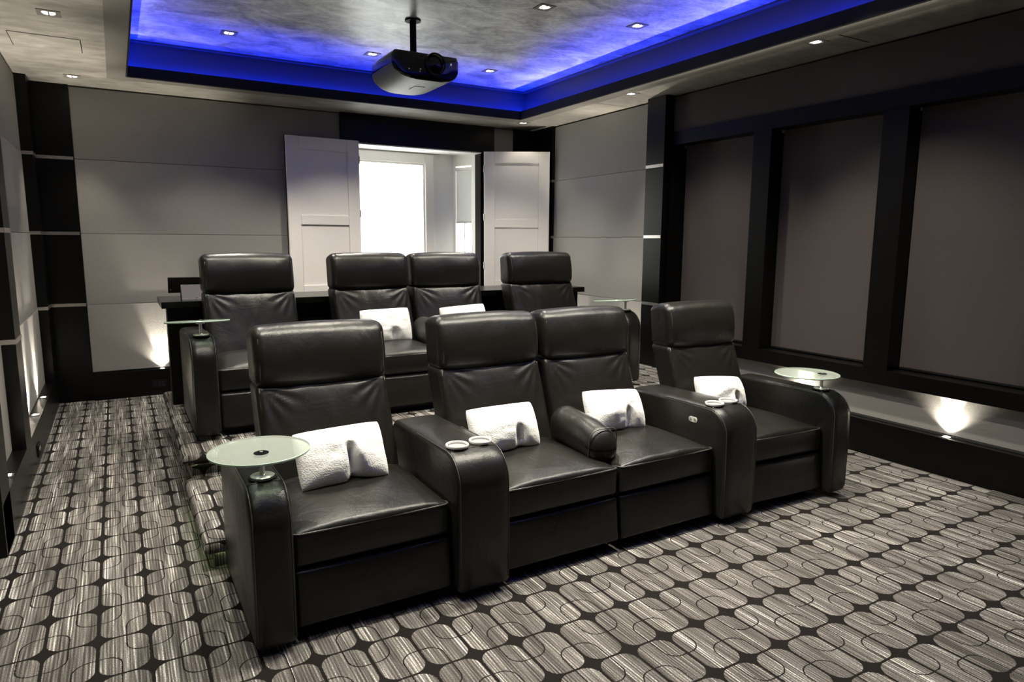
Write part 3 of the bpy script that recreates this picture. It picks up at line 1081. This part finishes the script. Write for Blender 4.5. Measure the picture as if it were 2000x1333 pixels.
# seat control on the side of the right console
bm = B()
pts = []
for k in range(28):
    a = 2*PI*k/28
    ex = 0.016 if math.cos(a) >= 0 else -0.016
    pts.append((ex+0.015*math.cos(a), 0.015*math.sin(a)))
prism(bm, [(YF*0+0.235+p[0], 0.535+p[1]) for p in pts], -0.126, -0.1215, 'x')
sw = obj('control_plate', bm, M['cup'], c2, 40)
sw['label'] = 'oval silver plate with two seat buttons'
for dy in (-0.016, 0.016):
    bm = B()
    prism(bm, [(0.235+dy+0.0095*math.cos(2*PI*k/16), 0.535+0.0095*math.sin(2*PI*k/16)) for k in range(16)], -0.1285, -0.126, 'x')
    obj('button', bm, M['chrome'], sw, 40)

DY = 1.945
rl = ['rear row black recliner at the left end, in front of the tablet on the counter', 'rear row black recliner second from left, holding a fully visible white pillow', 'rear row black recliner third from left, headrest touching its left neighbour', 'rear row black recliner at the right end, alone in front of the right shutter']
RX = 3.278
for f, l in zip(front[:3], rl):
    r = dup(f, (f.location.x, YF+DY, ZP), l, GR, 0.0)
make_recliner('recliner', rl[3], (RX, YF+DY, ZP), 0.700, 5.5, 'r', 0.0, GR)
dup(c1, (CXA, YF+DY, ZP), 'rear row console between the left end recliner and the middle pair', 'consoles of the rear row')
dup(c2, (CXB, YF+DY, ZP), 'rear row console armrest left of the right end recliner', 'consoles of the rear row')

# swivel tray tables
def tray_table(label, bx, by, bz, cx, cy, R=0.182, tilt=0.0):
    t = thing('tray_table', label, 'tray table', (bx, by, bz), 0, 'glass swivel tray tables')
    bm = B(); lathe(bm, [(0.050, 0.0), (0.050, 0.004), (0.046, 0.006), (0.0, 0.0065)], 0, 0, 40, capt=False); obj('ring', bm, M['black'], t, 40)
    bm = B(); lathe(bm, [(0.043, 0.0065), (0.043, 0.010), (0.040, 0.0125), (0.012, 0.0135), (0.0095, 0.016), (0.0095, 0.080)], 0, 0, 40); obj('post', bm, M['chrome'], t, 40)
    bm = B(); lathe(bm, [(0.012, 0.074), (0.026, 0.078), (0.026, 0.0858)], 0, 0, 36); obj('hub', bm, M['chrome'], t, 40)
    bm = B()
    ox, oy = cx-bx, cy-by
    z0, z1 = 0.086, 0.095
    lathe(bm, [(R-0.002, z0), (R, z0+0.002), (R, z1-0.002), (R-0.002, z1)], ox, oy, 96, mis=[1, 1, 1])
    tm = Matrix.Translation((0, 0, z0)) @ Matrix.Rotation(math.radians(-tilt), 4, 'X') @ Matrix.Translation((0, 0, -z0))
    xform(bm, tm)
    obj('glass_top', bm, [M['frost'], M['gedge']], t, 30)
    bm = B(); lathe(bm, [(0.027, z1+0.0002), (0.027, z1+0.002), (0.012, z1+0.003), (0.0, z1+0.003)], 0, 0, 36, capt=False); xform(bm, tm); obj('cap', bm, M['gloss'], t, 40)
    bm = B(); lathe(bm, [(0.006, z1+0.0035), (0.006, z1+0.006), (0.0, z1+0.006)], 0, 0, 16, capt=False); xform(bm, tm); obj('screw', bm, M['chrome'], t, 40)
    return t
AZ = 0.628
tray_table('round glass tray table on the left arm of the front row, nearest the camera', 0.409, 2.525, AZ, 0.412, 2.575)
tray_table('round glass tray table on the right end arm of the front row', 3.592, 2.478, AZ, 3.535, 2.54)
tray_table('round glass tray table at the left end of the rear row, seen edge on', 0.409, 2.525+DY-0.03, AZ+ZP, 0.395, 2.525+DY-0.02, tilt=5.0)
tray_table('round glass tray table at the right end of the rear row, seen edge on', 3.700, 2.49+DY, AZ+ZP, 3.600, 2.515+DY, tilt=5.0)

# pillows
def pillow(label, loc, rx, rz, wd, ht, th, dent, ry=0.0, pinch=0.0, group='white plush pillows'):
    bm = B()
    n, m = 44, 32
    grid = {}
    dx, dz, dw, dd = dent                           # dent centre (unit), width, depth
    for side in (0, 1):
        for i in range(n+1):
            for j in range(m+1):
                u = -1+2*i/n; v = -1+2*j/m
                edge = (1-abs(u)**2.1)*(1-abs(v)**2.1)
                key = (i, j, side)
                if (i in (0, n) or j in (0, m)) and side == 1:
                    grid[key] = grid[(i, j, 0)]
                    continue
                cornx = (1-0.02*(1-abs(v)**2))*(1-0.05*abs(u*v)**4)
                cornz = (1-0.02*(1-abs(u)**2))*(1-0.05*abs(u*v)**4)
                x = u*wd/2*cornx
                z = v*ht/2*cornz
                y = (edge**0.5)*th/2
                # chop: a fold running from the dent centre to the bottom edge
                tt = max(0.0, dz-v+0.12)
                fold = math.exp(-((u-dx-0.10*tt)/(dw*(0.45+0.75*tt)))**2)
                down = min(1.0, tt/0.45)
                down = down*down*(3-2*down)
                k = fold*down
                x -= (u-dx)*wd*0.16*down*math.exp(-((u-dx)/(dw*2.6))**2)*pinch
                if side == 0:
                    y = -y + dd*k*(0.35+0.65*edge)
                    y += (0.004*mnoise.noise(Vector((u*5+loc[0]*9, v*5, 1))) + 0.016*mnoise.noise(Vector((u*1.7+loc[0]*5, v*1.9, 3))))*edge
                else:
                    y = y*0.75 + dd*k*0.25
                    y = max(y, -0.002) if k < 0.2 else y
                z += 0.035*pinch*fold*max(0, -v-0.35)
                grid[key] = bm.verts.new((x, y, z))
    for side in (0, 1):
        for i in range(n):
            for j in range(m):
                q = [grid[(i, j, side)], grid[(i+1, j, side)], grid[(i+1, j+1, side)], grid[(i, j+1, side)]]
                bm.faces.new(q if side == 0 else q[::-1])
    o = obj('throw_pillow', bm, M['plush'], None, 'all')
    sub = o.modifiers.new('smooth', 'SUBSURF'); sub.levels = 1; sub.render_levels = 1
    o.location = loc
    o.rotation_euler = (rx, ry, rz)
    tag(o, label, 'pillow', group)
    return o
LR = math.radians
pillow('white plush pillow with a deep chop on the left end front row recliner', (0.790, 2.83, 0.566), LR(-29), LR(2), 0.405, 0.265, 0.19, (0.10, 0.25, 0.17, 0.11), LR(-1), 1.6)
pillow('white plush pillow on the front row recliner left of the centre armrest', (1.632, 2.875, 0.562), LR(-28), LR(0), 0.395, 0.245, 0.175, (0.25, -0.05, 0.18, 0.075), LR(0), 0.5)
pillow('white plush pillow on the front row recliner right of the centre armrest', (2.352, 2.890, 0.562), LR(-28), LR(0), 0.405, 0.245, 0.175, (0.22, 0.0, 0.16, 0.07), LR(4), 0.3)
pillow('white plush pillow on the right end front row recliner', (3.185, 2.885, 0.568), LR(-28), LR(-3), 0.385, 0.225, 0.175, (0.38, -0.1, 0.15, 0.07), LR(5), 0.1)
pillow('white plush pillow on the rear row, fully visible beside the rear centre armrest', (1.722, 4.83, 0.862), LR(-20), LR(0), 0.40, 0.27, 0.14, (0.2, -0.25, 0.25, 0.05), LR(-1), 0.3)
pillow('white plush pillow on the rear row, only its top edge showing over the front headrest', (2.385, 4.85, 0.862), LR(-20), LR(-2), 0.41, 0.26, 0.14, (0.2, -0.1, 0.16, 0.05), LR(-3), 0.3)

# ------------------------------------------------------------------ bar counter behind the rear row, with tablet
t = thing('bar_counter', 'long black bar counter standing behind the rear row', 'counter', (0.25, 5.36, 0))
bm = B(); box(bm, 0, 3.70, 0, 0.57, 1.008, 1.055, bev=0.003); obj('countertop', bm, M['top'], t)
bm = B(); box(bm, 0.035, 3.66, 0.06, 0.20, ZP+0.0005, 1.0075); obj('front_panel', bm, M['wood'], t)
t = thing('tablet_dock', 'silver wedge shaped dock holding a tablet on the left end of the counter', 'tablet dock', (0.47, 5.56, 1.0555))
bm = B(); prism(bm, [(-0.06, 0.0), (0.055, 0.0), (0.012, 0.108), (-0.004, 0.108)], -0.075, 0.075, 'x'); obj('wedge', bm, [M['silver']], t)
bm = B(); prism(bm, [(-0.05, 0.003), (0.045, 0.003), (0.008, 0.100), (0.0, 0.100)], -0.078, -0.0752, 'x'); obj('end_cap', bm, M['black'], t)
bm = B(); tube(bm, [(0.02, -0.062, 0.012), (0.03, -0.10, 0.022), (0.05, -0.16, 0.008), (0.058, -0.205, -0.02), (0.068, -0.21, -0.09)], 0.0028, 8); obj('charging_cable', bm, M['wire'], t, 'all')
t = thing('tablet', 'black tablet leaning on the silver dock at the left end of the counter', 'tablet', (0.47, 5.615, 1.108))
bm = B(); rbox(bm, 0, 0, 0.055, 0.315, 0.009, 0.125, 0.004, None, (4, 1, 2), 2)
xform(bm, Matrix.Rotation(LR(20), 4, 'X')); obj('case', bm, M['black'], t, 40)
bm = B(); lathe(bm, [(0.006, 0), (0.006, 0.0015), (0, 0.0015)], 0, 0, 16, capt=False)
xform(bm, Matrix.Rotation(LR(20), 4, 'X') @ Matrix.Translation((-0.14, -0.0046, 0.02)) @ Matrix.Rotation(LR(90), 4, 'X')); obj('camera_lens', bm, M['silver'], t, 40)

# ------------------------------------------------------------------ projector
t = thing('ceiling_projector', 'large ceiling projector hanging on a black pole under the tray', 'projector', (2.075, 5.08, 0))
y0, y1 = -0.235, 0.24
hw = 0.265
zt, zb = 2.860, 2.657
def pj_prof(s=1.0, dz=0.0, zc=2.77):
    pts = []
    for k in range(9):                                   # bottom, right round
        a = -PI/2 + PI/2*k/8
        pts.append((hw-0.20+0.20*math.cos(a), zb+0.115+0.115*math.sin(a)))
    pts += [(hw, zt-0.03), (hw-0.02, zt)]
    pts += [(-hw+0.02, zt), (-hw, zt-0.03)]
    for k in range(9):
        a = PI + PI/2*k/8
        pts.append((-hw+0.20+0.20*math.cos(a), zb+0.115+0.115*math.sin(a)))
    return [(p[0]*s, zc+(p[1]-zc)*s) for p in pts]
def bow(x, y):
    return y - (0.075*(1-(x/hw)**2) if y < 0 else -0.03*(1-(x/hw)**2))
bm = B()
rings = []
for (y, s) in ((y0, 1.0), (y0+0.06, 1.0), (0.0, 1.0), (y1-0.05, 0.995), (y1-0.012, 0.96), (y1, 0.90)):
    rings.append([bm.verts.new((p[0], bow(p[0], y) if abs(y) > 0.01 else y, p[1])) for p in pj_prof(s)])
n = len(rings[0])
for a in range(len(rings)-1):
    for k in range(n):
        f = bm.faces.new((rings[a][k], rings[a][(k+1) % n], rings[a+1][(k+1) % n], rings[a+1][k]))
        zc = sum(v.co.z for v in f.verts)/4
        f.material_index = 1 if zc > 2.762 else 0
bm.faces.new(rings[-1]).material_index = 1
obj('housing', bm, [M['pjcase'], M['gloss']], t, 35)
bm = B()
rings = []
for (dy, s) in ((0.0, 0.997), (-0.012, 0.975), (-0.014, 0.88), (-0.016, 0.6), (-0.018, 0.3), (-0.019, 0.05)):
    rings.append([bm.verts.new((p[0], bow(p[0], y0)+dy, p[1])) for p in pj_prof(s)])
for a in range(len(rings)-1):
    for k in range(n):
        bm.faces.new((rings[a][k], rings[a][(k+1) % n], rings[a+1][(k+1) % n], rings[a+1][k]))
bm.faces.new(rings[-1])
obj('front_panel', bm, M['gloss'], t, 60)
bm = B()
lathe(bm, [(0.078, 0.0), (0.078, 0.022), (0.070, 0.026), (0.064, 0.022), (0.055, 0.006), (0.035, 0.012), (0.0, 0.016)], 0, 0, 40, capt=False)
xform(bm, Matrix.Translation((0.03, y0-0.075-0.018, 2.772)) @ Matrix.Rotation(LR(90), 4, 'X'))
obj('lens', bm, M['gloss'], t, 40)
bm = B()
tube(bm, [(0.03+0.074*math.cos(2*PI*k/40), y0-0.120, 2.772+0.074*math.sin(2*PI*k/40)) for k in range(40)], 0.0022, 6, True)
obj('lens_ring', bm, M['black'], t, 'all')
bm = B(); box(bm, -0.03, 0.05, -0.10, 0.03, zb-0.003, zb+0.002); 
obj('reflection_plate', bm, M['pjcase'], t)  # thin plate standing in for a curved reflection on the underside
bm = B(); tube(bm, [(0, 0, zt+0.02), (0, 0, ZT-0.012)], 0.025, 20)
obj('mount_pole', bm, M['black'], t, 40)
bm = B(); lathe(bm, [(0.06, ZT-0.012), (0.06, ZT-0.0005)], 0, 0, 32); obj('ceiling_plate', bm, M['black'], t, 40)
bm = B(); box(bm, -0.055, 0.055, -0.07, 0.07, zt-0.001, zt+0.022, bev=0.003); box(bm, -0.15, 0.15, -0.02, 0.02, zt-0.001, zt+0.010); obj('mount_bracket', bm, M['black'], t)

# ------------------------------------------------------------------ outlets and vents
t = thing('wall_outlet', 'black power outlet plate on the back baseboard left of the bar counter', 'outlet', (0.272, YB-0.034, 0.11))
bm = B(); box(bm, -0.062, 0.062, -0.006, -0.0002, -0.038, 0.038, bev=0.002); obj('plate', bm, M['black'], t)
for dx in (-0.035, 0.0, 0.035):
    bm = B(); box(bm, dx-0.013, dx+0.013, -0.0085, -0.006, -0.024, 0.024, bev=0.001); obj('socket', bm, M['gloss'], t)
t = thing('wall_outlet', 'small dark outlet box on the left baseboard below the uplights', 'outlet', (XL, 5.36, 0.10))
bm = B(); box(bm, 0.0002, 0.010, -0.06, 0.06, -0.04, 0.04, bev=0.002); obj('plate', bm, M['black'], t)
bm = B(); box(bm, 0.010, 0.012, -0.04, 0.04, -0.022, 0.022); obj('socket', bm, M['gloss'], t)
t = thing('floor_vent', 'metal floor vent grille set in the carpet along the right baseboard', 'vent', (4.487, 1.62, 0))
bm = B()
for (x0, x1, y0_, y1_) in ((-0.045, -0.036, -0.3, 0.3), (0.036, 0.045, -0.3, 0.3), (-0.036, 0.036, 0.291, 0.3), (-0.036, 0.036, -0.3, -0.291)):
    box(bm, x0, x1, y0_, y1_, 0.0005, 0.006)
obj('rim', bm, M['grille'], t)
bm = B()
for k in range(40):
    y = -0.288+k*0.0148
    box(bm, -0.036, 0.036, y, y+0.006, 0.0005, 0.0045)
for x in (-0.018, 0.0, 0.018):
    box(bm, x-0.002, x+0.002, -0.291, 0.291, 0.0005, 0.005)
obj('grille', bm, M['grille'], t)
bm = B(); box(bm, -0.036, 0.036, -0.291, 0.291, 0.0002, 0.0004); obj('duct_opening', bm, M['dark'], t)
